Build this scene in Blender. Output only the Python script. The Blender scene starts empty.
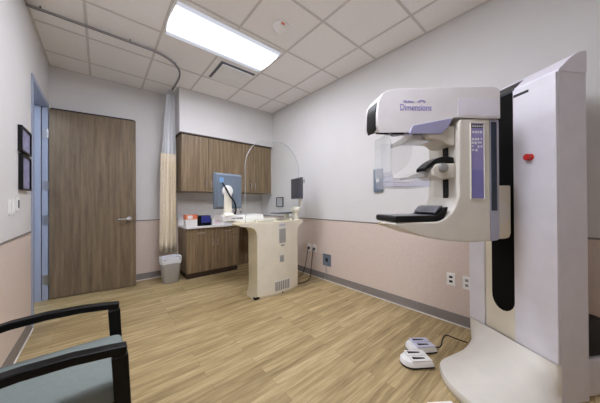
import bpy, bmesh, math, random
from mathutils import Vector, Matrix
random.seed(7)
sc = bpy.context.scene
C = sc.collection
PI = math.pi

# ------------------------------------------------------------------ materials
def lin(c):
    c = c / 255.0
    return c / 12.92 if c <= .04045 else ((c + .055) / 1.055) ** 2.4
def rgb(t): return (lin(t[0]), lin(t[1]), lin(t[2]), 1)

def base_mat(name):
    m = bpy.data.materials.new(name); m.use_nodes = True
    nt = m.node_tree; nt.nodes.clear()
    o = nt.nodes.new('ShaderNodeOutputMaterial')
    p = nt.nodes.new('ShaderNodeBsdfPrincipled')
    nt.links.new(p.outputs[0], o.inputs[0])
    return m, nt, p, o
def mat(name, col, rough=.5, metal=0, noise=.04, scale=8, bump=0, bscale=200, spec=.5, stretch=(1, 1, 1)):
    """plain procedural material: a colour with a faint mottling"""
    m, nt, p, o = base_mat(name)
    tc = nt.nodes.new('ShaderNodeTexCoord'); mp = nt.nodes.new('ShaderNodeMapping')
    mp.inputs['Scale'].default_value = stretch
    nt.links.new(tc.outputs['Object'], mp.inputs[0])
    n = nt.nodes.new('ShaderNodeTexNoise'); n.inputs['Scale'].default_value = scale; n.inputs['Detail'].default_value = 4
    nt.links.new(mp.outputs[0], n.inputs['Vector'])
    r = nt.nodes.new('ShaderNodeValToRGB')
    c = rgb(col)
    r.color_ramp.elements[0].position = .3; r.color_ramp.elements[1].position = .7
    r.color_ramp.elements[0].color = tuple(min(1, x * (1 - noise)) for x in c[:3]) + (1,)
    r.color_ramp.elements[1].color = tuple(min(1, x * (1 + noise)) for x in c[:3]) + (1,)
    nt.links.new(n.outputs['Fac'], r.inputs[0]); nt.links.new(r.outputs[0], p.inputs['Base Color'])
    p.inputs['Roughness'].default_value = rough; p.inputs['Metallic'].default_value = metal
    p.inputs['Specular IOR Level'].default_value = spec
    if bump:
        b = nt.nodes.new('ShaderNodeTexNoise'); b.inputs['Scale'].default_value = bscale
        nt.links.new(mp.outputs[0], b.inputs['Vector'])
        bp = nt.nodes.new('ShaderNodeBump'); bp.inputs['Strength'].default_value = bump; bp.inputs['Distance'].default_value = .002
        nt.links.new(b.outputs['Fac'], bp.inputs['Height']); nt.links.new(bp.outputs[0], p.inputs['Normal'])
    return m
def wood(name, dark, light, stretch=(14, 14, .9), rough=.45, scale=2.2):
    m, nt, p, o = base_mat(name)
    tc = nt.nodes.new('ShaderNodeTexCoord'); mp = nt.nodes.new('ShaderNodeMapping')
    mp.inputs['Scale'].default_value = stretch
    nt.links.new(tc.outputs['Object'], mp.inputs[0])
    n = nt.nodes.new('ShaderNodeTexNoise'); n.inputs['Scale'].default_value = scale; n.inputs['Detail'].default_value = 6; n.inputs['Roughness'].default_value = .62
    n2 = nt.nodes.new('ShaderNodeTexNoise'); n2.inputs['Scale'].default_value = scale * 7; n2.inputs['Detail'].default_value = 2
    nt.links.new(mp.outputs[0], n.inputs['Vector']); nt.links.new(mp.outputs[0], n2.inputs['Vector'])
    mx = nt.nodes.new('ShaderNodeMath'); mx.operation = 'MULTIPLY_ADD'; mx.inputs[1].default_value = .35
    nt.links.new(n2.outputs['Fac'], mx.inputs[0]); nt.links.new(n.outputs['Fac'], mx.inputs[2])
    r = nt.nodes.new('ShaderNodeValToRGB')
    r.color_ramp.elements[0].position = .45; r.color_ramp.elements[1].position = .92
    r.color_ramp.elements[0].color = rgb(dark); r.color_ramp.elements[1].color = rgb(light)
    nt.links.new(mx.outputs[0], r.inputs[0]); nt.links.new(r.outputs[0], p.inputs['Base Color'])
    p.inputs['Roughness'].default_value = rough
    return m
def emit(name, col, strength):
    m = bpy.data.materials.new(name); m.use_nodes = True
    nt = m.node_tree; nt.nodes.clear()
    o = nt.nodes.new('ShaderNodeOutputMaterial'); e = nt.nodes.new('ShaderNodeEmission')
    e.inputs[0].default_value = rgb(col); e.inputs[1].default_value = strength
    nt.links.new(e.outputs[0], o.inputs[0])
    return m
def lens_mat():
    '''prismatic lens lit by a tube along its middle: brightest along the centre line'''
    m = bpy.data.materials.new('light_lens'); m.use_nodes = True
    nt = m.node_tree; nt.nodes.clear()
    o = nt.nodes.new('ShaderNodeOutputMaterial'); e = nt.nodes.new('ShaderNodeEmission')
    tc = nt.nodes.new('ShaderNodeTexCoord'); sp = nt.nodes.new('ShaderNodeSeparateXYZ')
    nt.links.new(tc.outputs['Object'], sp.inputs[0])
    ab = nt.nodes.new('ShaderNodeMath'); ab.operation = 'ABSOLUTE'; nt.links.new(sp.outputs['Y'], ab.inputs[0])
    mr = nt.nodes.new('ShaderNodeMapRange'); mr.interpolation_type = 'SMOOTHSTEP'
    mr.inputs['From Min'].default_value = .02; mr.inputs['From Max'].default_value = .225
    mr.inputs['To Min'].default_value = 40; mr.inputs['To Max'].default_value = .55
    nt.links.new(ab.outputs[0], mr.inputs[0]); nt.links.new(mr.outputs[0], e.inputs[1])
    e.inputs[0].default_value = rgb((239, 242, 255))
    nt.links.new(e.outputs[0], o.inputs[0])
    return m
def clear(name, tint=(245, 248, 250), frost=0.0, ior=1.10):
    """thin clear plastic / glass sheet"""
    m = bpy.data.materials.new(name); m.use_nodes = True
    nt = m.node_tree; nt.nodes.clear()
    o = nt.nodes.new('ShaderNodeOutputMaterial')
    t = nt.nodes.new('ShaderNodeBsdfTransparent'); t.inputs[0].default_value = rgb(tint)
    g = nt.nodes.new('ShaderNodeBsdfGlossy'); g.inputs['Roughness'].default_value = .05
    mx = nt.nodes.new('ShaderNodeMixShader')
    lw = nt.nodes.new('ShaderNodeFresnel'); lw.inputs[0].default_value = ior
    nt.links.new(lw.outputs[0], mx.inputs[0])
    nt.links.new(t.outputs[0], mx.inputs[1]); nt.links.new(g.outputs[0], mx.inputs[2])
    last = mx
    if frost:
        d = nt.nodes.new('ShaderNodeBsdfDiffuse'); d.inputs[0].default_value = rgb((245, 247, 250))
        m2 = nt.nodes.new('ShaderNodeMixShader'); m2.inputs[0].default_value = frost
        nt.links.new(mx.outputs[0], m2.inputs[1]); nt.links.new(d.outputs[0], m2.inputs[2]); last = m2
    nt.links.new(last.outputs[0], o.inputs[0])
    return m

def floor_mat():
    m, nt, p, o = base_mat('plank_floor')
    L = nt.links
    tc = nt.nodes.new('ShaderNodeTexCoord')
    br = nt.nodes.new('ShaderNodeTexBrick')
    br.offset = .37; br.inputs['Scale'].default_value = 1
    br.inputs['Brick Width'].default_value = .9; br.inputs['Row Height'].default_value = .076
    br.inputs['Mortar Size'].default_value = .0012; br.inputs['Mortar Smooth'].default_value = .4
    br.inputs['Color1'].default_value = (0, 0, 0, 1); br.inputs['Color2'].default_value = (1, 1, 1, 1)
    br.inputs['Mortar'].default_value = (.3, .3, .3, 1)
    L.new(tc.outputs['Object'], br.inputs['Vector'])
    # per plank offset of the grain
    sep = nt.nodes.new('ShaderNodeSeparateXYZ'); L.new(tc.outputs['Object'], sep.inputs[0])
    off = nt.nodes.new('ShaderNodeMath'); off.operation = 'MULTIPLY_ADD'; off.inputs[1].default_value = 7.0
    L.new(br.outputs['Color'], off.inputs[0]); L.new(sep.outputs['X'], off.inputs[2])
    cx = nt.nodes.new('ShaderNodeCombineXYZ'); L.new(off.outputs[0], cx.inputs['X']); L.new(sep.outputs['Y'], cx.inputs['Y'])
    L.new(br.outputs['Color'], cx.inputs['Z'])
    mp = nt.nodes.new('ShaderNodeMapping'); mp.inputs['Scale'].default_value = (1.5, 22, 3)
    L.new(cx.outputs[0], mp.inputs[0])
    n = nt.nodes.new('ShaderNodeTexNoise'); n.inputs['Scale'].default_value = 1.7; n.inputs['Detail'].default_value = 7; n.inputs['Roughness'].default_value = .65
    L.new(mp.outputs[0], n.inputs['Vector'])
    mul = nt.nodes.new('ShaderNodeMath'); mul.operation = 'MULTIPLY_ADD'; mul.inputs[1].default_value = .17
    L.new(br.outputs['Color'], mul.inputs[0]); L.new(n.outputs['Fac'], mul.inputs[2])
    r = nt.nodes.new('ShaderNodeValToRGB')
    e = r.color_ramp.elements
    e[0].position = .30; e[0].color = rgb((116, 96, 63))
    e[1].position = .86; e[1].color = rgb((212, 191, 148))
    k = e.new(.57); k.color = rgb((170, 148, 105))
    L.new(mul.outputs[0], r.inputs[0])
    mm = nt.nodes.new('ShaderNodeMix'); mm.data_type = 'RGBA'; mm.blend_type = 'MIX'
    L.new(br.outputs['Fac'], mm.inputs[0]); L.new(r.outputs[0], mm.inputs[6]); mm.inputs[7].default_value = rgb((126, 106, 74))
    L.new(mm.outputs[2], p.inputs['Base Color'])
    p.inputs['Roughness'].default_value = .42; p.inputs['Specular IOR Level'].default_value = .4
    return m

M = dict(
    wall=mat('white_wall_paint', (223, 221, 219), .6, noise=.015, scale=3, bump=.05),
    wains=mat('beige_wall_covering', (222, 206, 194), .55, noise=.03, scale=30, bump=.08),
    ceil=mat('ceiling_tile', (248, 245, 242), .85, noise=.02, scale=60, bump=.2, bscale=300),
    grid=mat('ceiling_grid_metal', (214, 210, 205), .5),
    base=mat('rubber_baseboard', (134, 126, 120), .5),
    edgeglint=mat('painted_edge_reflection', (222, 218, 210), .5),  # pale tone that paints the reflection along the floor edge
    floor=floor_mat(),
    door=wood('door_laminate', (92, 77, 59), (142, 123, 98), stretch=(12, 12, .55)),
    cab=wood('cabinet_laminate', (98, 80, 58), (160, 138, 107), stretch=(13, 13, .6)),
    cabin=mat('cabinet_dark_edge', (70, 56, 45), .6),  # dark brown of the toe kicks and the cabinet top trim
    frame=mat('door_frame_paint', (165, 174, 194), .35, noise=.01),
    steel=mat('brushed_steel', (190, 190, 192), .3, 1, noise=.03),
    chrome=mat('chrome', (205, 205, 208), .15, 1, noise=.01),
    black=mat('black_plastic', (10, 10, 11), .35, spec=.3),
    blackw=mat('black_lacquered_wood', (7, 6, 6), .4, spec=.22),
    rubber=mat('black_cable_rubber', (24, 24, 26), .5),
    dark=mat('dark_grey_plastic', (84, 84, 92), .45),
    white=mat('white_plastic', (246, 245, 242), .4),
    counter=mat('white_laminate_counter', (238, 236, 234), .35),
    splash=mat('backsplash_white', (240, 238, 234), .45),
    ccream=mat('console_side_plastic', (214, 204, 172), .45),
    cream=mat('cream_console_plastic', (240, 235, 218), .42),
    gantry=mat('gantry_warm_white', (224, 219, 208), .36),
    ghead=mat('gantry_head_white', (234, 230, 231), .36),
    gside=mat('side_cover_white', (232, 228, 237), .36),
    gpanel=mat('gantry_cool_white', (222, 219, 225), .38),
    gcream=mat('gantry_cream_insert', (226, 218, 198), .4),
    lav=mat('lavender_plastic', (158, 156, 188), .4),
    lavd=mat('lavender_grey_plastic', (168, 168, 184), .4),
    navy=mat('navy_glossy_plastic', (40, 50, 66), .2),
    purple=mat('purple_label', (150, 144, 198), .4),
    purple2=mat('deep_purple_label', (132, 128, 192), .4),
    ink=mat('purple_lettering', (146, 138, 204), .5),
    marks=mat('white_printing', (235, 235, 240), .5),
    carbon=mat('dark_carbon_surface', (116, 117, 124), .3),
    mesh_fab=None, fabric=mat('beige_curtain_fabric', (236, 223, 200), .9, noise=.05, scale=30, bump=.2),
    teal=mat('grey_green_upholstery', (120, 128, 124), .8, noise=.05, scale=60, bump=.3, bscale=400),
    bluegrey=mat('blue_grey_monitor_shell', (112, 124, 138), .4),
    bluelab=mat('light_blue_cover', (120, 160, 205), .4),
    screen=mat('dark_screen', (84, 85, 94), .25),
    red=mat('red_button_plastic', (200, 40, 36), .35),
    bin=mat('grey_bin_plastic', (172, 170, 164), .5),
    liner=mat('white_bin_liner', (226, 228, 232), .35, noise=.05, scale=40),
    orange=mat('orange_print', (236, 132, 92), .5),
    pink=mat('pale_pink_print', (232, 208, 216), .5),
    boxw=mat('white_card', (236, 232, 228), .6),
    blue=mat('royal_blue_plastic', (52, 58, 140), .35),
    plate=mat('blue_grey_wall_plate', (122, 136, 150), .35, .3),
    paper=mat('lilac_paper', (150, 148, 178), .6, noise=.25, scale=20),
    glass=clear('clear_shield_glass', (252, 253, 252), 0, 1.07),
    glassedge=clear('shield_edge', (235, 240, 238), .5),
    plastic=clear('clear_paddle_plastic', (250, 250, 254), .13),
    face=clear('clear_face_shield', (252, 253, 253), .20),
    film=clear('faint_clear_sheet', (252, 252, 252), .06),
    corridor=mat('corridor_wall', (206, 216, 232), .6),
    track=mat('curtain_track_metal', (150, 148, 146), .45),
    clamp=mat('clamp_light_grey', (206, 204, 202), .4),
    slot=mat('louver_grey', (142, 142, 140), .5),
    vent=mat('vent_grey', (240, 239, 236), .5),
    ventd=mat('vent_dark', (110, 112, 116), .5),
    grille=mat('grille_grey', (150, 150, 148), .5),
    mountain=mat('print_lines', (120, 120, 126), .5),
)
def mesh_fabric():
    m = bpy.data.materials.new('white_mesh_net'); m.use_nodes = True
    nt = m.node_tree; nt.nodes.clear()
    o = nt.nodes.new('ShaderNodeOutputMaterial')
    d = nt.nodes.new('ShaderNodeBsdfDiffuse'); d.inputs[0].default_value = rgb((244, 245, 248))
    t = nt.nodes.new('ShaderNodeBsdfTransparent')
    mx = nt.nodes.new('ShaderNodeMixShader'); mx.inputs[0].default_value = .85
    tl = nt.nodes.new('ShaderNodeBsdfTranslucent'); tl.inputs[0].default_value = rgb((244, 245, 248)); ms = nt.nodes.new('ShaderNodeMixShader'); ms.inputs[0].default_value = .15
    nt.links.new(d.outputs[0], ms.inputs[1]); nt.links.new(tl.outputs[0], ms.inputs[2])
    nt.links.new(t.outputs[0], mx.inputs[1]); nt.links.new(ms.outputs[0], mx.inputs[2]); nt.links.new(mx.outputs[0], o.inputs[0])
    return m
M['mesh_fab'] = mesh_fabric()

# ------------------------------------------------------------------ mesh builder
class MB:
    def __init__(s): s.bm = bmesh.new()
    def box(s, a, b, top=None):
        """axis box from corner a to corner b"""
        x0, y0, z0 = a; x1, y1, z1 = b
        v = [s.bm.verts.new(p) for p in ((x0,y0,z0),(x1,y0,z0),(x1,y1,z0),(x0,y1,z0),(x0,y0,z1),(x1,y0,z1),(x1,y1,z1),(x0,y1,z1))]
        for f in ((3,2,1,0),(4,5,6,7),(0,1,5,4),(1,2,6,5),(2,3,7,6),(3,0,4,7)): s.bm.faces.new([v[i] for i in f])
        return s
    def prism(s, pts, fa, fb):
        """polygon pts; fa, fb map a 2-D point to the two end positions"""
        A = [s.bm.verts.new(fa(*p)) for p in pts]; B = [s.bm.verts.new(fb(*p)) for p in pts]
        n = len(pts)
        s.bm.faces.new(A); s.bm.faces.new(B[::-1])
        for i in range(n): s.bm.faces.new([A[(i+1) % n], A[i], B[i], B[(i+1) % n]])
        return s
    def loft(s, rings, cap=True, closed=True):
        R = [[s.bm.verts.new(p) for p in r] for r in rings]
        n = len(R[0])
        for a, b in zip(R, R[1:]):
            for i in range(n if closed else n - 1):
                s.bm.faces.new([a[i], a[(i+1) % n], b[(i+1) % n], b[i]])
        if cap and closed:
            s.bm.faces.new(R[0][::-1]); s.bm.faces.new(R[-1])
        return s
    def cyl(s, p, q, r, r2=None, n=20):
        p = Vector(p); q = Vector(q); r2 = r if r2 is None else r2
        d = (q - p).normalized(); u = d.orthogonal().normalized(); w = d.cross(u)
        ring = lambda c, rr: [c + (u*math.cos(2*PI*k/n) + w*math.sin(2*PI*k/n))*rr for k in range(n)]
        return s.loft([ring(p, r), ring(q, r2)])
    def lathe(s, c, prof, n=28, axis=None):
        c = Vector(c); d = Vector(axis or (0,0,1)).normalized(); u = d.orthogonal().normalized(); w = d.cross(u)
        return s.loft([[c + d*z + (u*math.cos(2*PI*k/n) + w*math.sin(2*PI*k/n))*r for k in range(n)] for r, z in prof])
    def tube(s, pts, r, n=8, sub=6):
        P = [Vector(p) for p in pts]
        # catmull-rom smoothing
        Q = []
        for i in range(len(P) - 1):
            a, b, c, d = P[max(i-1,0)], P[i], P[i+1], P[min(i+2,len(P)-1)]
            for k in range(sub):
                t = k / sub
                Q.append(.5*((2*b) + (c-a)*t + (2*a-5*b+4*c-d)*t*t + (3*b-a-3*c+d)*t**3))
        Q.append(P[-1])
        rings = []; u = None
        for i, q in enumerate(Q):
            t = (Q[min(i+1,len(Q)-1)] - Q[max(i-1,0)]).normalized()
            u = t.orthogonal().normalized() if u is None else (u - t*u.dot(t)).normalized()
            w = t.cross(u)
            rings.append([q + (u*math.cos(2*PI*k/n) + w*math.sin(2*PI*k/n))*r for k in range(n)])
        return s.loft(rings)
    def bar(s, rings): return s.loft(rings)
    def build(s, name, m, parent=None, bevel=0, seg=2, smooth=True, ang=40):
        bmesh.ops.recalc_face_normals(s.bm, faces=s.bm.faces)
        me = bpy.data.meshes.new(name); s.bm.to_mesh(me); s.bm.free()
        me.materials.append(m)
        if smooth:
            for f in me.polygons: f.use_smooth = True
            me.set_sharp_from_angle(angle=math.radians(ang))
        o = bpy.data.objects.new(name, me); C.objects.link(o)
        if parent: o.parent = parent
        if bevel:
            b = o.modifiers.new('bevel', 'BEVEL'); b.width = bevel; b.segments = seg
            b.limit_method = 'ANGLE'; b.angle_limit = math.radians(35); b.harden_normals = True
        return o
def tag(o, label=None, cat=None, group=None, kind=None):
    if label: o['label'] = label
    if cat: o['category'] = cat
    if group: o['group'] = group
    if kind: o['kind'] = kind
    return o
def thing(name, label, cat, loc=(0,0,0), rz=0, group=None):
    o = bpy.data.objects.new(name, None); o.empty_display_size = .1; C.objects.link(o)
    o.location = loc; o.rotation_euler = (0,0,rz)
    return tag(o, label, cat, group)
def struct(o): o['kind'] = 'structure'; return o
def copy_tree(o, parent=None):
    c = o.copy(); C.objects.link(c)
    if parent: c.parent = parent
    for ch in [x for x in bpy.data.objects if x.parent == o]: copy_tree(ch, c)
    return c
def text_mesh(name, body, size, matrix, m, parent=None, depth=.0006, align='LEFT', spacing=1.0):
    cu = bpy.data.curves.new(name, 'FONT'); cu.body = body; cu.size = size; cu.extrude = depth; cu.align_x = align
    cu.space_character = spacing
    t = bpy.data.objects.new(name + '_curve', cu); C.objects.link(t)
    bpy.context.view_layer.update()
    me = bpy.data.meshes.new_from_object(t.evaluated_get(bpy.context.evaluated_depsgraph_get()))
    bpy.data.objects.remove(t); bpy.data.curves.remove(cu)
    me.name = name; me.materials.clear(); me.materials.append(m)
    o = bpy.data.objects.new(name, me); C.objects.link(o)
    if parent: o.parent = parent
    o.matrix_local = matrix
    return o

# ------------------------------------------------------------------ camera
TH, PITCH, ROLL, CAMZ = 0.70612, 0.00461, -0.00572, 1.223
cd = bpy.data.cameras.new('camera'); cam = bpy.data.objects.new('camera', cd); C.objects.link(cam)
cd.sensor_width = 36; cd.lens = 36 * 233.4 / 600; cd.clip_start = .05
cam.matrix_world = Matrix.Translation((0, 0, CAMZ)) @ Matrix.Rotation(-TH, 4, 'Z') @ Matrix.Rotation(PI/2 + PITCH, 4, 'X') @ Matrix.Rotation(ROLL, 4, 'Z')
sc.camera = cam
sc.cycles.transparent_max_bounces = 32

# ------------------------------------------------------------------ room
XL, XR, YB, YF, H = -.525, 2.705, 4.50, -1.9, 3.061
WZ = .950                                   # top of the beige wall covering
SOFX, SOFY = .945, 4.03                     # soffit above the cabinets
D0, D1, DZ = 3.50, 4.385, 2.49              # door opening in the left wall
struct(MB().box((XL-1.7, YF-.12, -.1), (XR+.12, YB+.12, 0)).build('floor', M['floor'], smooth=False))
struct(MB().box((XL-.12, YF-.12, H), (XR+.12, YB+.12, H+.1)).build('ceiling', M['ceil'], smooth=False))
def wall(name, pieces):
    e = bpy.data.objects.new(name, None); C.objects.link(e); e['kind'] = 'structure'
    up = MB(); lo = MB(); tr = MB(); nl = 0
    for a, b, lower in pieces:
        if lower:
            lo.box((a[0], a[1], a[2]), (b[0], b[1], WZ)); nl += 1
            if b[2] > WZ: up.box((a[0], a[1], WZ), b)
        else: up.box(a, b)
    up.build('upper_wall', M['wall'], e, smooth=False)
    if nl: lo.build('wall_covering', M['wains'], e, smooth=False)
    return e
wall('wall_right', [((XR, YF, 0), (XR+.12, YB+.12, H), True)])
wall('wall_back', [((XL-.13, YB, 0), (XR, YB+.12, H), True)])
wall('wall_left', [((XL-.13, YF, 0), (XL, D0, H), True), ((XL-.13, D1, 0), (XL, YB, H), True), ((XL-.13, D0, DZ), (XL, D1, H), False)])
wall('wall_front', [((XL-.13, YF-.12, 0), (XR+.12, YF, H), True)])
struct(MB().box((SOFX, SOFY, 2.36), (XR, YB, H)).build('wall_soffit', M['wall'], smooth=False))
# corridor beyond the doorway
cw = MB(); cw.box((XL-1.7, YF-.12, 0), (XL-1.6, YB+.12, 2.7)); cw.box((XL-1.6, YB, 0), (XL-.13, YB+.12, 2.7)); cw.box((XL-1.6, 1.8, 0), (XL-.13, 1.9, 2.7)); cw.box((XL-1.7, 1.8, 2.7), (XL-.13, YB+.12, 2.8))
struct(cw.build('wall_corridor', M['corridor'], smooth=False))
# wainscot top strips
t = .006
struct(MB().box((XR-t, YF, WZ-.006), (XR, YB, WZ+.008)).build('trim_1', M['base'], smooth=False))
struct(MB().box((XL, YB-t, WZ-.006), (XR, YB, WZ+.008)).build('trim_2', M['base'], smooth=False))
struct(MB().box((XL, YF, WZ-.006), (XL+t, D0-.05, WZ+.008)).build('trim_3', M['base'], smooth=False))
# baseboards with a coved foot and a pale strip painted as the floor edge reflection
def baseboard(name, a, b, nx, ny):
    """along a->b; (nx, ny) points into the room"""
    pr = [(0, 0), (.016, 0), (.010, .012), (.007, .03), (.006, .098), (.004, .102), (0, .102)]
    f = lambda P: (lambda d, z: (P[0] + nx*d, P[1] + ny*d, z))
    o = struct(MB().prism(pr, f(a), f(b)).build(name, M['base'], smooth=True))
    q = MB(); f2 = [(.014, 0), (.022, 0), (.022, .004), (.014, .008)]
    q.prism(f2, f(a), f(b)).build('reflection_line', M['edgeglint'], o, smooth=False)
baseboard('baseboard_right', (XR, YF), (XR, 3.9), -1, 0)
baseboard('baseboard_back', (XL, YB), (.98, YB), 0, -1)
baseboard('baseboard_left', (XL, YF), (XL, D0-.055), 1, 0)
# ceiling grid (tee bars)
g = MB(); T = .61; gx0, gy0 = 1.7173, 2.8574; b = .012; z0 = H - .004
k = -5
while gx0 + k*T < XR:
    x = gx0 + k*T
    if x > XL: g.box((x-b, YF, z0), (x+b, YB if x < SOFX else SOFY, H+.001))
    k += 1
k = -9
while gy0 + k*T < YB:
    y = gy0 + k*T
    if y > YF: g.box((XL, y-b, z0+.0005), (XR if y < SOFY else SOFX, y+b, H+.001))
    k += 1
for a, c in (((XL, YF), (XL+.02, YB)), ((XR-.02, YF), (XR, SOFY)), ((XL, YB-.02), (SOFX, YB)), ((SOFX, SOFY-.02), (XR, SOFY)), ((SOFX-.02, SOFY), (SOFX, YB))):
    g.box((a[0], a[1], z0+.001), (c[0], c[1], H+.001))
struct(g.build('trim_4', M['grid'], smooth=False))

# door frame: jambs through the wall thickness, stops, casing
fr = bpy.data.objects.new('trim_5', None); C.objects.link(fr); fr['kind'] = 'structure'
jb = MB()
jb.box((XL-.131, D0, 0), (XL+.012, D0+.02, DZ)); jb.box((XL-.131, D1-.02, 0), (XL+.012, D1, DZ))
jb.box((XL-.131, D0+.02, DZ-.02), (XL+.012, D1-.02, DZ))
jb.box((XL+.0005, D0-.03, 0), (XL+.012, D0, DZ+.03)); jb.box((XL+.0005, D1, 0), (XL+.012, D1+.03, DZ+.03)); jb.box((XL+.0005, D0, DZ), (XL+.012, D1, DZ+.03))
jb.build('door_frame', M['frame'], fr, bevel=.002, seg=1)
st = MB(); st.box((XL-.10, D1-.034, 0), (XL-.05, D1-.0205, DZ-.0205)); st.box((XL-.10, D0+.0205, 0), (XL-.05, D0+.034, DZ-.0205))
st.build('door_stop', M['frame'], fr, bevel=.002)
MB().box((XL-.049, D1-.0235, .01), (XL-.044, D1-.0202, 2.46)).build('seal_strip', M['rubber'], fr, smooth=False)
for z in (.26, 1.02, 1.46, 2.12): MB().box((XL-.035, D1-.0215, z-.06), (XL+.004, D1-.0201, z+.06)).build('hinge_leaf', M['steel'], fr, smooth=False)
# door leaf, swung open into the room
dA = Vector((-.505, 4.345)); dB = Vector((.392, 4.212))
dr = bpy.data.objects.new('door_1', None); C.objects.link(dr); dr['kind'] = 'structure'
dr.location = (dA.x, dA.y, 0); dr.rotation_euler = (0, 0, math.atan2(dB.y-dA.y, dB.x-dA.x))
DW = (dB - dA).length
MB().box((0, 0, .012), (DW, .045, 2.452)).build('door_leaf', M['door'], dr, bevel=.002, seg=1)
hd = MB(); hd.lathe((DW-.075, 0, 1.0), [(.04, 0), (.04, .008), (.034, .016), (.016, .02), (.016, .05), (.017, .064)], axis=(0,-1,0))
hd.tube([(DW-.075, -.055, 1.0), (DW-.11, -.062, 1.0), (DW-.18, -.060, .998), (DW-.20, -.05, .996)], .013, n=10)
hd.box((DW-.002, .012, .94), (DW+.004, .036, 1.06))
hd.build('door_handle', M['chrome'], dr)
for z in (.26, 1.02, 1.46, 2.12):
    h = MB(); h.cyl((-.012, -.006, z-.06), (-.012, -.006, z+.06), .008, n=10); h.box((-.012, -.003, z-.055), (.0, .03, z+.055))
    h.build('hinge', M['steel'], dr)
cl = MB(); cl.box((.02, -.012, 2.442), (DW-.02, -.001, 2.456)); cl.build('top_seal', M['rubber'], dr, smooth=False)

# ------------------------------------------------------------------ left wall items
def sign(y0, y1, z0, z1, label):
    o = thing('sign_holder', label, 'sign holder', (XL, y0, z0))
    w, h = y1-y0, z1-z0
    f = MB(); d = .028
    f.box((.0005, 0, 0), (d, .016, h)); f.box((.0005, w-.016, 0), (d, w, h)); f.box((.0005, .016, 0), (d, w-.016, .016)); f.box((.0005, .016, h-.016), (d, w-.016, h)); f.box((.0005, .016, .016), (.006, w-.016, h-.016))
    f.build('frame', M['black'], o, bevel=.002)
    MB().box((.0065, .016, .016), (.016, w-.016, h-.016)).build('notice_sheet', M['paper'], o, smooth=False)
    return o
sign(2.98, 3.33, 1.665, 1.885, 'black framed notice holder on the left wall, the upper of two')
sign(3.00, 3.32, 1.345, 1.65, 'black framed notice holder on the left wall, the lower of two')
def switch(y, z, w, h, label, rocker):
    o = thing('light_switch', label, 'light switch', (XL, y, z))
    MB().box((.0005, -w/2, -h/2), (.006, w/2, h/2)).build('cover_plate', M['white'], o, bevel=.002)
    MB().box((.006, -.016, -.032), (.010, .016, .032)).build('rocker', rocker, o, bevel=.002)
switch(2.75, 1.20, .075, .12, 'white wall switch on the left wall, farthest from the doorway', M['white'])
switch(2.86, 1.20, .075, .12, 'white wall switch on the left wall, middle one of three', M['white'])
switch(2.98, 1.225, .075, .12, 'wall switch with a dark face on the left wall, nearest the doorway', M['dark'])

# ------------------------------------------------------------------ ceiling items
def ceiling_light(x, y, label):
    o = thing('ceiling_light', label, 'ceiling light', (x, y, H), group=None)
    w, d = 1.196, .586
    f = MB()
    for a, c in (((-w/2, -d/2), (w/2, -d/2+.022)), ((-w/2, d/2-.022), (w/2, d/2)), ((-w/2, -d/2+.022), (-w/2+.022, d/2-.022)), ((w/2-.022, -d/2+.022), (w/2, d/2-.022))):
        f.box((a[0], a[1], -.012), (c[0], c[1], -.0045))
    f.build('frame', M['white'], o, bevel=.002)
    df = MB(); n = 14; ri = []
    for i in range(n+1):
        yy = -d/2+.024 + (d-.048)*i/n; u = (i/n - .5)*2
        ri.append((yy, -.010 - .0*u))
    # curved lens bulging slightly below the frame
    top = [(-d/2+.024, -.0046)] + [(yy, -.008 - .010*math.cos((i/n-.5)*PI)) for i, (yy, _) in enumerate(ri)] + [(d/2-.024, -.0046)]
    df.prism(top, lambda a, c: (-w/2+.024, a, c), lambda a, c: (w/2-.024, a, c))
    df.build('diffuser', lens_mat(), o, smooth=True, ang=60)
    return o
ceiling_light(1.105, 2.575, 'long bright rectangular ceiling light set in the tile grid above the room')
ceiling_light(.495, .745, 'second rectangular ceiling light, unseen, added in the tiles nearer the viewpoint')  # unseen fixture, added to light the machine and the console front
vt = thing('ceiling_vent', 'square white air vent with a dark gap around its plate beside the ceiling light', 'air vent', (1.43, 3.165, H))
a = .255
f = MB()
for p, q in (((-a, -a), (a, -a+.008)), ((-a, a-.008), (a, a)), ((-a, -a+.008), (-a+.008, a-.008)), ((a-.008, -a+.008), (a, a-.008))): f.box((p[0], p[1], -.014), (q[0], q[1], -.0045))
f.build('frame', M['vent'], vt, bevel=.002)
MB().box((-a+.008, -a+.008, -.009), (a-.008, a-.008, -.0046)).build('dark_gap', M['ventd'], vt, smooth=False)
MB().loft([[(-.15+sx*0, 0, 0)] for sx in ()] or [[(x*.19, y*.19, -.0095) for x, y in ((-1,-1),(1,-1),(1,1),(-1,1))], [(x*.226, y*.226, -.036) for x, y in ((-1,-1),(1,-1),(1,1),(-1,1))], [(x*.226, y*.226, -.040) for x, y in ((-1,-1),(1,-1),(1,1),(-1,1))]]).build('face_plate', M['vent'], vt, smooth=False)
sd = thing('smoke_detector', 'round white smoke detector on a ceiling tile', 'smoke detector', (1.427, 1.962, H))
MB().lathe((0,0,0), [(.062, -.0005), (.066, -.008), (.064, -.018), (.05, -.022)]).build('base', M['white'], sd)
MB().lathe((0,0,0), [(.045, -.022), (.046, -.034), (.034, -.046), (.012, -.05)]).build('sensor_cap', M['white'], sd)
MB().box((-.035, -.058, -.026), (-.002, -.046, -.0185)).build('warning_strip', M['orange'], sd, smooth=False)
sd.scale = (1.3, 1.3, 1.1)

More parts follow.
